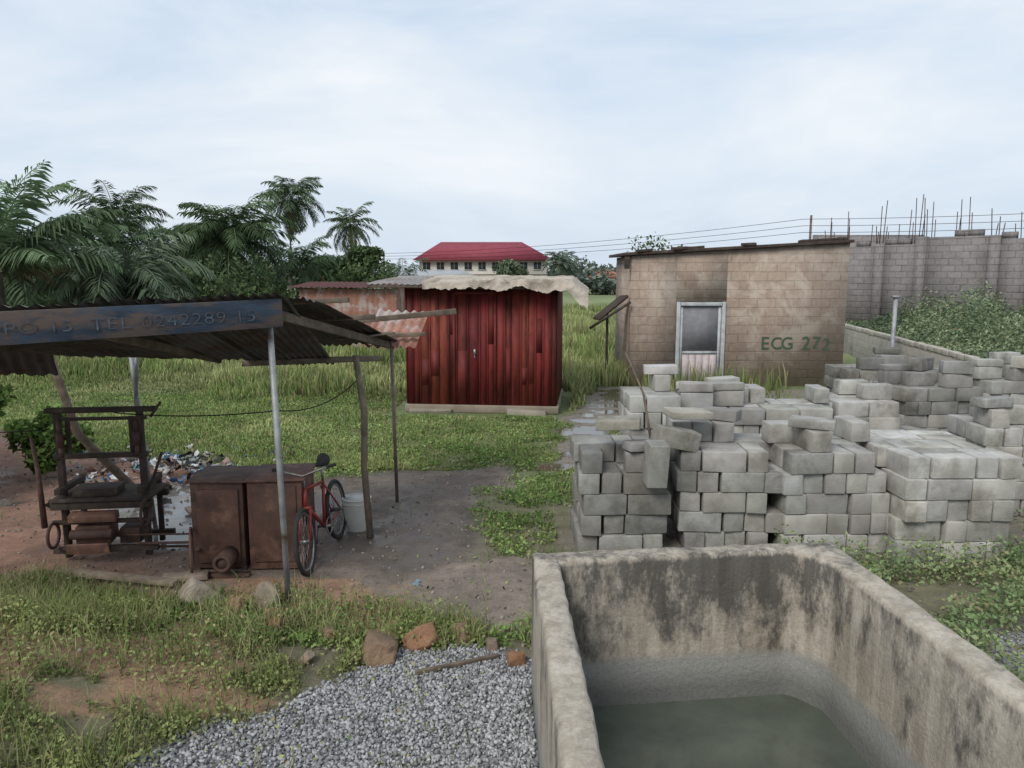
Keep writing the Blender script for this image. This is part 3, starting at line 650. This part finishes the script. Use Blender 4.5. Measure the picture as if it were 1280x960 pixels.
s=vv*(1.5+np.clip(edge,.01,1));hang=np.clip(s-1.5,0,None)
py=1.08-np.minimum(s,1.5);pz=Hk+.22-.09*np.minimum(s,1.5)/1.5-hang*.9
py=py-hang*.3
wr=(fbm(uu*17+vv*6,vv*7,14)-.5);pz=pz+.13*wr*np.clip(vv*1.3,.25,1)+.12*(fbm(uu*4,vv*3,18)-.35);py=py-.14*(fbm(uu*13+vv*5,vv*5,15)-.3)*vv
rt=np.clip(px-(W+.3),0,None);pz=pz-rt*.8
mb.grid(np.stack([px,py,pz],-1));ob=mb.obj('tarpaulin',m_tarp,K,smooth=True)
# ------------------------------------------------------------ back shack
B=empty('corrugated_shack',(-7.7,28,0))
mb=MB();corr(mb,(0,0,0),(3.5,0,0),(3.5,0,2.3),(0,0,2.3),18,.02,trap=True);corr(mb,(3.5,0,0),(3.5,2.5,0),(3.5,2.5,2.3),(3.5,0,2.3),12,.02,trap=True);corr(mb,(0,2.5,0),(0,0,0),(0,0,2.3),(0,2.5,2.3),12,.02,trap=True)
mb.obj('walls',m_rsheet,B)
mb=MB();corr(mb,(-.3,-.3,2.36),(3.7,-.3,2.33),(3.7,2.8,2.5),(-.3,2.8,2.52),20,.02);mb.obj('roof',M('dark_rust_roof',(.11,.035,.03),(.07,.025,.02),3),B)
# ------------------------------------------------------------ shed
SH=empty('market_shed')
mb=MB()
corr(mb,(-2.75,5.98,2.70),(-5.7,4.05,2.58),(-5.5,7.1,2.36),(-2.7,8.1,1.95),34,.013,(1,1,1),wob=.03,seed=3)
corr(mb,(-1.9,6.42,2.73),(-2.9,5.86,2.69),(-2.85,8.5,1.88),(-2.0,8.6,1.88),13,.013,(.9,.9,.9),wob=.03,seed=4)
corr(mb,(-1.78,7.0,2.66),(-2.5,7.1,2.62),(-2.3,9.4,2.0),(-1.42,9.55,2.06),11,.013,(.8,.75,.75),wob=.03,seed=8)
corr(mb,(-3.0,6.9,2.34),(-5.3,6.0,2.35),(-5.5,7.9,2.10),(-2.9,8.35,1.93),24,.013,(.7,.7,.7),wob=.06,seed=9)
mb.obj('corrugated_roof',m_sheetd,SH)
mb=MB();corr(mb,(-1.85,9.45,2.0),(-1.18,9.4,1.98),(-1.12,10.4,2.36),(-1.8,10.4,2.40),6,.02,wob=.02,seed=2);mb.obj('rusty_sheet',m_rsheet,SH)
mb=MB();mb.beam((-1.93,6.46,2.56),(-5.7,3.96,2.44),.035,.235,jit=.004);mb.obj('painted_fascia_board',m_blue,SH,bevel=.004)
ang=math.atan2(2.5,3.77)
def ftext(body,px,size,dz,nm):
    t=(px+1.93)/(-3.77);y=6.46-2.5*t;z=2.56-.12*t
    nx,ny=math.sin(ang)*.024,-math.cos(ang)*.024
    text(nm,body,size,m_text,SH,(px+nx,y+ny,z+dz),(math.pi/2,-.026,ang),.001,1.3,-.0015)
ftext('TEL 0242289 15',-3.12,.13,-.05,'phone_lettering')
ftext('OPPO 15',-3.75,.12,-.045,'name_lettering')
mb=MB()
for p0,p1,w,h in[((-2.6,7.15,2.60),(-1.53,7.25,2.64),.07,.05),((-2.6,8.0,2.40),(-1.42,8.0,2.44),.08,.05),((-2.9,9.05,2.22),(-.66,9.1,2.44),.06,.06),((-2.4,9.5,2.08),(-1.08,9.55,2.13),.07,.05),
  ((-4.6,5.0,2.42),(-4.4,8.0,2.12),.05,.07),((-3.3,5.7,2.5),(-3.1,8.1,1.98),.05,.07),((-2.05,6.5,2.56),(-1.5,9.6,1.98),.05,.08),((-1.95,8.6,2.15),(-1.4,9.0,2.2),.16,.02),((-2.9,8.2,1.93),(-1.45,8.5,1.95),.05,.06)]:
    mb.beam(p0,p1,w,h,jit=.006)
mb.obj('rafters',m_woodg,SH,bevel=.004)
mb=MB();mb.tube((-1.99,6.5,-.1),(-2.05,6.5,2.5),.027,n=12);mb.tube((-4.05,8.4,0),(-4.15,8.3,2.15),.025,n=10);mb.tube((-4.15,8.35,1.4),(-4.02,8.2,2.15),.02,n=8)
mb.tube((-1.46,9.45,0),(-1.49,9.45,2.05),.022,n=10,t=(.7,.5,.45));mb.obj('steel_posts',m_galv,SH,smooth=True)
mb=MB();mb.path([(-1.56,8.14,-.05),(-1.61,8.14,.8),(-1.59,8.14,1.4),(-1.67,8.14,2.02)],[.04,.036,.038,.033],9,(1.3,1.3,1.3))
mb.path([(-4.75,9.6,0),(-5.2,9.0,1.0),(-5.3,8.7,2.1)],[.055,.05,.045],9);mb.path([(-6.3,7.9,0),(-6.3,7.9,2.2)],[.05,.045],9)
mb.obj('wooden_posts',m_woodg,SH,smooth=True)
mb=MB();corr(mb,(-7.2,7.3,2.4),(-4.85,8.0,2.3),(-5.0,8.4,1.78),(-7.6,8.6,1.6),18,.012,(.45,.45,.45),wob=.06,seed=6);mb.obj('drooping_sheet',m_sheetd,SH)
mb=MB()
def wire(mb,p0,p1,sag,r,n=14,t=(.3,.3,.3)):
    p0=Vector(p0);p1=Vector(p1)
    mb.path([p0.lerp(p1,i/n)-Vector((0,0,sag*4*(i/n)*(1-i/n))) for i in range(n+1)],r,5,t)
wire(mb,(-4.0,7.6,1.5),(-2.02,6.5,1.72),.04,.006);wire(mb,(-2.02,6.5,1.72),(-1.66,8.14,1.75),.1,.006);wire(mb,(-7,7.8,1.4),(-4.6,7.5,1.35),.08,.006)
mb.obj('wires',m_rubber,SH)
# ------------------------------------------------------------ block press machine
PR=empty('block_moulding_press',(-4.1,7.55,.02),.12)
mb=MB()
for x in(-.42,.36):
    mb.beam((x,0,0),(x+.0,0,1.52),.06,.06,jit=.004);mb.beam((x,.42,0),(x,.42,.75),.05,.05)
    mb.beam((x-.0,-.14,.72),(x,.46,.72),.06,.06)
    mb.beam((x+.09*(1 if x<0 else -1),0,1.08),(x+.09*(1 if x<0 else -1),0,1.45),.03,.04)
mb.beam((-.52,0,1.52),(.52,0,1.52),.08,.05,jit=.004);mb.beam((-.45,0,1.43),(.42,0,1.43),.05,.03);mb.beam((-.47,-.02,1.06),(.42,-.02,1.06),.06,.05)
mb.beam((-.5,-.1,.57),(.46,-.1,.57),.07,.07);mb.beam((-.5,-.1,.40),(.46,-.1,.40),.05,.04);mb.beam((-.5,.4,.55),(.46,.4,.55),.07,.07)
mb.box((-.02,.12,.63),(.95,.55,.03));mb.box((-.1,.05,.69),(.42,.26,.08),(0,0,.06));mb.beam((-.5,-.12,.12),(.5,-.12,.12),.06,.06);mb.beam((-.5,.4,.1),(.5,.4,.1),.06,.06)
mb.tube((.4,-.08,.62),(.45,.3,1.0),.015)
mb.obj('frame',m_woodd,PR,bevel=.004)
mb=MB();mb.path([(-.58,-.1,.35),(-.62,-.05,.9),(-.68,.0,1.25)],[.03,.024,.018],8);mb.tube((.48,-.05,1.45),(.6,-.1,1.6),.014)
for s_ in(-1,1):
    for a_,b_,w_ in((1.06,1.16,.022),(1.16,1.3,.035),(1.3,1.42,.022)):mb.tube((s_*.36-.03,-.05,a_),(s_*.36-.03,-.05,b_),w_,n=10)
mb.ring((.42,-.2,.5),(1,0,0),.13,.015);mb.ring((-.46,-.2,.3),(1,0,0),.12,.016)
mb.obj('lever',m_rust,PR,smooth=True)
mb=MB();mb.box((-.12,-.02,.27),(.32,.3,.2),(0,0,.1),(1.2,1.1,1.0));mb.tube((-.3,-.2,.3),(.1,-.2,.3),.05,n=12);mb.box((.2,.05,.22),(.2,.2,.16));mb.box((-.1,-.13,.46),(.45,.12,.08),(.2,0,0),(2.2,2.1,1.9));mb.box((-.15,-.2,.15),(.4,.02,.12),(.3,0,0),(2.5,2.4,2.2))
mb.obj('engine',m_rust,PR,bevel=.01)
mb=MB();mb.tube((.3,-.15,.17),(1.45,-.3,.2),.014);mb.tube((.3,-.05,.10),(1.3,-.2,.12),.014);mb.tube((.1,-.1,.25),(1.0,-.2,.26),.01);mb.obj('drive_shaft',m_rust,PR)
CB=empty('rusty_steel_cabinet',(-2.60,7.5,-.07),.05)
mb=MB();mb.box((-.28,0,.52),(.50,.55,.86),t=(.9,.9,.9),jit=.004);mb.box((.28,0,.52),(.52,.6,.88),t=(1.15,1.05,1.0),jit=.004)
mb.box((-.27,-.29,.52),(.40,.02,.74),t=(1.1,1,.95));mb.box((.28,-.31,.54),(.42,.02,.76),t=(1,.95,.9))
mb.box((-.28,0,.965),(.56,.62,.02),(.0,.01,0));mb.box((.29,0,.975),(.58,.66,.02),(0,-.012,0),t=(1.3,1.2,1.15))
for x in(-.5,-.05,.05,.5):
    for y in(-.25,.25):mb.box((x,y,.05),(.05,.05,.1))
mb.obj('cabinet_body',m_rust,CB,bevel=.006)
mb=MB();mb.tube((-.17,-.55,.24),(-.17,-.3,.24),.085,n=18);mb.ring((-.17,-.56,.24),(0,1,0),.07,.02,18);mb.ring((-.52,-.35,.30),(.95,.3,0),.22,.012,30);mb.tube((-.17,-.4,.14),(-.17,-.4,.05),.03);mb.beam((-.35,-.45,.08),(.05,-.45,.08),.08,.05);mb.box((-.47,-.2,.3),(.04,.3,.03))
mb.obj('drum_and_pulley',m_rust,CB,smooth=False)
# ------------------------------------------------------------ bicycle
rear=Vector((-1.90,8.12,0));front=Vector((-1.96,7.14,0));dd=front-rear
BK=empty('bicycle',(rear+front)/2);BK.rotation_euler=(math.radians(6),0,math.atan2(dd.y,dd.x))
r=.325
tb=MB();sp=MB()
for x in(-.52,.52):
    ax=(0,1,0) if x<0 else (-.06,1,0)
    tb.ring((x,0,r),ax,r-.02,.024,40,k=8)
    sp.ring((x,0,r),ax,r-.05,.011,40);A=Vector(ax).normalized();u=A.orthogonal().normalized();w=A.cross(u)
    sp.tube(Vector((x,0,r))-A*.045,Vector((x,0,r))+A*.045,.022,n=10)
    for k in range(28):
        a=2*math.pi*k/28;sp.tube(Vector((x,0,r))+A*(.03 if k%2 else -.03),Vector((x,0,r))+(u*math.cos(a)+w*math.sin(a))*(r-.05),.0022,n=4)
tb.obj('tyres',m_rubber,BK,smooth=True)
bb_=(-.08,0,.28);st=(-.22,0,.72);hd=(.34,0,.80);hd2=(.38,0,.64)
fm=MB()
for p,q,rr_ in[(bb_,st,.017),(bb_,hd2,.02),(st,hd,.017),(hd,hd2,.021)]:fm.tube(p,q,rr_,n=10)
for s_ in(-.055,.055):
    fm.tube((-.52,s_,r),(-.08,s_*.5,.28),.010,n=8);fm.tube((-.52,s_,r),(-.2,s_*.4,.68),.009,n=8);fm.tube((.52,s_,r),(.39,s_*.9,.62),.012,n=8)
fm.tube((.39,-.06,.62),(.39,.06,.62),.015,n=8);fm.obj('frame',m_bred,BK,smooth=True)
sp.tube((.34,0,.8),(.31,0,.93),.013,n=8);sp.path([(.26,-.3,1.0),(.32,-.18,.98),(.34,0,.93),(.32,.18,.98),(.26,.3,1.0)],.011,8);sp.tube((-.22,0,.72),(-.25,0,.9),.013,n=8)
sp.tube((-.08,-.07,.28),(-.02,-.07,.13),.009);sp.tube((-.08,.07,.28),(-.14,.07,.43),.009);sp.ring((-.08,.05,.28),(0,1,0),.085,.006,24);sp.tube((-.08,-.07,.28),(-.08,.07,.28),.015)
sp.tube((-.08,.05,.365),(-.52,.05,r+.04),.004);sp.tube((-.08,.05,.195),(-.52,.05,r-.04),.004);sp.obj('rims_and_handlebar',m_chrome,BK,smooth=True)
sd=MB();sd.path([(-.38,0,.92),(-.33,0,.93),(-.24,0,.925),(-.12,0,.92)],[.055,.075,.045,.018],10);sd.tube((.26,-.32,1.0),(.29,-.22,.99),.017);sd.tube((.26,.32,1.0),(.29,.22,.99),.017)
sd.box((-.02,-.12,.13),(.08,.09,.02));sd.box((-.14,.12,.43),(.08,.09,.02));sd.obj('saddle_and_grips',m_rubber,BK,smooth=True)
bk=MB();n=28;bx,by=-1.76,8.42
bk.path([(bx,by,.005),(bx,by,.37)],[.125,.16],n,(1,1,1),0,False);bk.path([(bx,by,.37),(bx,by,.01)],[.153,.12],n,(.8,.8,.8),0,True)
bk.ring((bx,by,.37),(0,0,1),.158,.008,n);bk.ring((bx,by,.32),(0,0,1),.158,.005,n)
bk.path([(bx+.16*math.cos(a),by-.03-.13*math.sin(a)*.4,.33-.12*math.sin(a)) for a in np.linspace(0,math.pi,10)],.004,5,(.4,.4,.4));bk.obj('plastic_bucket',m_plastic,smooth=True)
# litter
mb=MB();r_=np.random.default_rng(5)
pal=[(.65,.65,.65),(.5,.52,.54),(.4,.4,.38),(.1,.17,.32),(.03,.03,.03),(.04,.04,.04),(.34,.22,.2),(.36,.32,.25),(.2,.3,.34),(.6,.6,.58),(.12,.10,.08),(.2,.17,.14),(.13,.10,.08)]
for i in range(270):
    x=-4.95+r_.normal()*.6;y=11.1+r_.normal()*.5
    if i%5==0:x=r_.uniform(-7,-3.6);y=r_.uniform(9.2,12.5)
    if i%45==0:x=r_.uniform(-2,0);y=r_.uniform(6.2,7.2)
    s=r_.uniform(.02,.075)*(.5 if i%45==0 else 1);z=float(hz(x,y))+s*.35+.04*r_.uniform()*(i%45>0)+max(0,.12-.12*math.hypot(x+4.9,y-11));P=np.zeros((4,4,3));uu,vv=np.meshgrid(np.linspace(-1,1,4),np.linspace(-1,1,4),indexing='ij')
    P[...,0]=uu*s;P[...,1]=vv*s*r_.uniform(.4,1);P+=r_.normal(size=P.shape)*s*.3
    R=np.array(Euler((r_.uniform(-.9,.9),r_.uniform(-.9,.9),r_.uniform(0,6))).to_matrix());P=P@R.T+np.array([x,y,z])
    mb.grid(P,pal[r_.integers(len(pal))])
mb.obj('litter_pile',m_litter)
mb=MB();mb.beam((-4.3,6.95,.1),(-3.1,6.75,.06),.1,.04,(2,2,2));mb.beam((-3.3,6.9,.04),(-2.9,7.0,.04),.15,.05,(2,2,2));mb.beam((-.7,5.2,.03),(-.1,5.45,.03),.03,.03);mb.beam((-3.9,8.9,.06),(-3.2,9.4,.08),.25,.04,(1.5,1.5,1.5))
mb.obj('scrap_planks',m_woodg,bevel=.004)
mb=MB();mb.tube((8.3,16.7,-.1),(8.3,16.7,2.35),.045,n=12);mb.box((8.3,16.7,2.37),(.16,.12,.05));mb.obj('steel_pole',m_galv,smooth=False)
# ------------------------------------------------------------ distant buildings
D=empty('two_storey_house',(-17.4,140,0))
mb=MB();mb.box((12.2,5,2.5),(23,10,5.0));mb.box((12.2,-.15,2.55),(23.2,.35,.25));mb.obj('walls',m_white,D)
mb=MB();V=[(-.4,-1.2,5.02),(24.9,-1.2,5.02),(24.9,11,5.02),(-.4,11,5.02),(4.2,4.9,8.4),(19.2,4.9,8.4)]
mb.add(V,[np.array([[0,1,5,4],[2,3,4,5],[3,2,1,0]]),np.array([[1,2,5],[3,0,4]])]);mb.obj('roof',m_maroon,D)
mb=MB();mb2=MB()
for i in range(9):
    x=2+i*2.5
    for z in(4.0,1.4):mb.box((x,-.03,z),(1.3,.06,1.25))
    for z in(4.0,1.4):
        mb2.box((x,-.09,z),(.07,.05,1.2));mb2.box((x,-.14,z-.66),(1.5,.2,.08))
mb.obj('windows',m_glass,D);mb2.obj('window_frames',m_doorframe,D)
D=empty('grey_roof_house',(-16.5,100,0))
mb=MB();mb.box((6,4,.9),(11.6,7,1.8));mb.obj('walls',m_white,D)
mb=MB();V=[(-.3,-.5,1.82),(12.6,-.5,1.82),(12.6,8.5,1.82),(-.3,8.5,1.82),(2.5,4,3.15),(10,4,3.15)]
mb.add(V,[np.array([[0,1,5,4],[2,3,4,5],[3,2,1,0]]),np.array([[1,2,5],[3,0,4]])]);mb.obj('roof',m_groof,D)
mb=MB()
for i in range(4):mb.box((1.5+i*2.8,.47,1.1),(1,.06,.8))
mb.obj('windows',m_glass,D)
D=empty('orange_roof_house',(13.2,130,0))
mb=MB();mb.box((2.6,3,1),(5,6,2));mb.obj('walls',m_white,D)
mb=MB();mb.add([(-.3,-.4,2.02),(5.5,-.4,2.02),(5.5,6.4,2.02),(-.3,6.4,2.02),(1.6,3,3.3),(3.6,3,3.3)],[np.array([[0,1,5,4],[2,3,4,5],[3,2,1,0]]),np.array([[1,2,5],[3,0,4]])]);mb.obj('roof',m_oroof,D)
mb=MB()
for x in(1.2,3.8):mb.box((x,-.03,1.1),(.9,.06,.9))
mb.obj('windows',m_glass,D)
PL=empty('power_line')
mb=MB()
for dz in(0,.5,1.0):
    wire(mb,(-14,85,4.3+dz*.6),(22.3,60,5.9+dz),.5,.018);wire(mb,(22.3,60,5.9+dz),(60,45,7.5+dz),.6,.018)
mb.obj('cables',m_rubber,PL)
mb=MB();mb.path([(22.9,60,0),(22.9,60,7.2)],[.12,.09],8);mb.path([(-14,85,0),(-14,85,5.2)],[.12,.09],8);mb.obj('poles',m_woodg,PL)
# ------------------------------------------------------------ world, sun, camera
sun_el=math.radians(43);sun_az=math.radians(212)
Wd_=bpy.data.worlds.new('World');S.world=Wd_;Wd_.use_nodes=True;nt=Wd_.node_tree
bg=nt.nodes['Background'];sky=N(nt,'ShaderNodeTexSky',sky_type='NISHITA');sky.sun_disc=False;sky.sun_elevation=sun_el;sky.sun_rotation=sun_az
sky.air_density=1.2;sky.dust_density=2.5
tc=N(nt,'ShaderNodeTexCoord');mp=N(nt,'ShaderNodeMapping');mp.inputs['Scale'].default_value=(1,1,3.4);nt.links.new(tc.outputs['Generated'],mp.inputs[0])
f=ramp(nt,noise(nt,mp.outputs[0],1.7,5,.56,.35),.40,.72)
soft=mix(nt,.85,sky.outputs[0],(5.7,6.9,8.4))
c=mix(nt,f,soft,(7.9,8.3,8.7))
nt.links.new(c,bg.inputs['Color']);bg.inputs['Strength'].default_value=.112
sl=bpy.data.lights.new('sun','SUN');sl.energy=2.5;sl.angle=math.radians(26);sl.color=(1,.97,.92);so=bpy.data.objects.new('sun',sl);COL.objects.link(so)
dv=Vector((math.sin(sun_az)*math.cos(sun_el),math.cos(sun_az)*math.cos(sun_el),math.sin(sun_el)))
so.rotation_euler=(-dv).to_track_quat('-Z','Y').to_euler()
cam=bpy.data.cameras.new('camera');cam.lens=27;cam.sensor_width=36;cam.clip_end=6000;cam.clip_start=.05
co=bpy.data.objects.new('camera',cam);COL.objects.link(co);co.location=(0,0,2.9);co.rotation_euler=(math.radians(90-8.3),0,0);S.camera=co
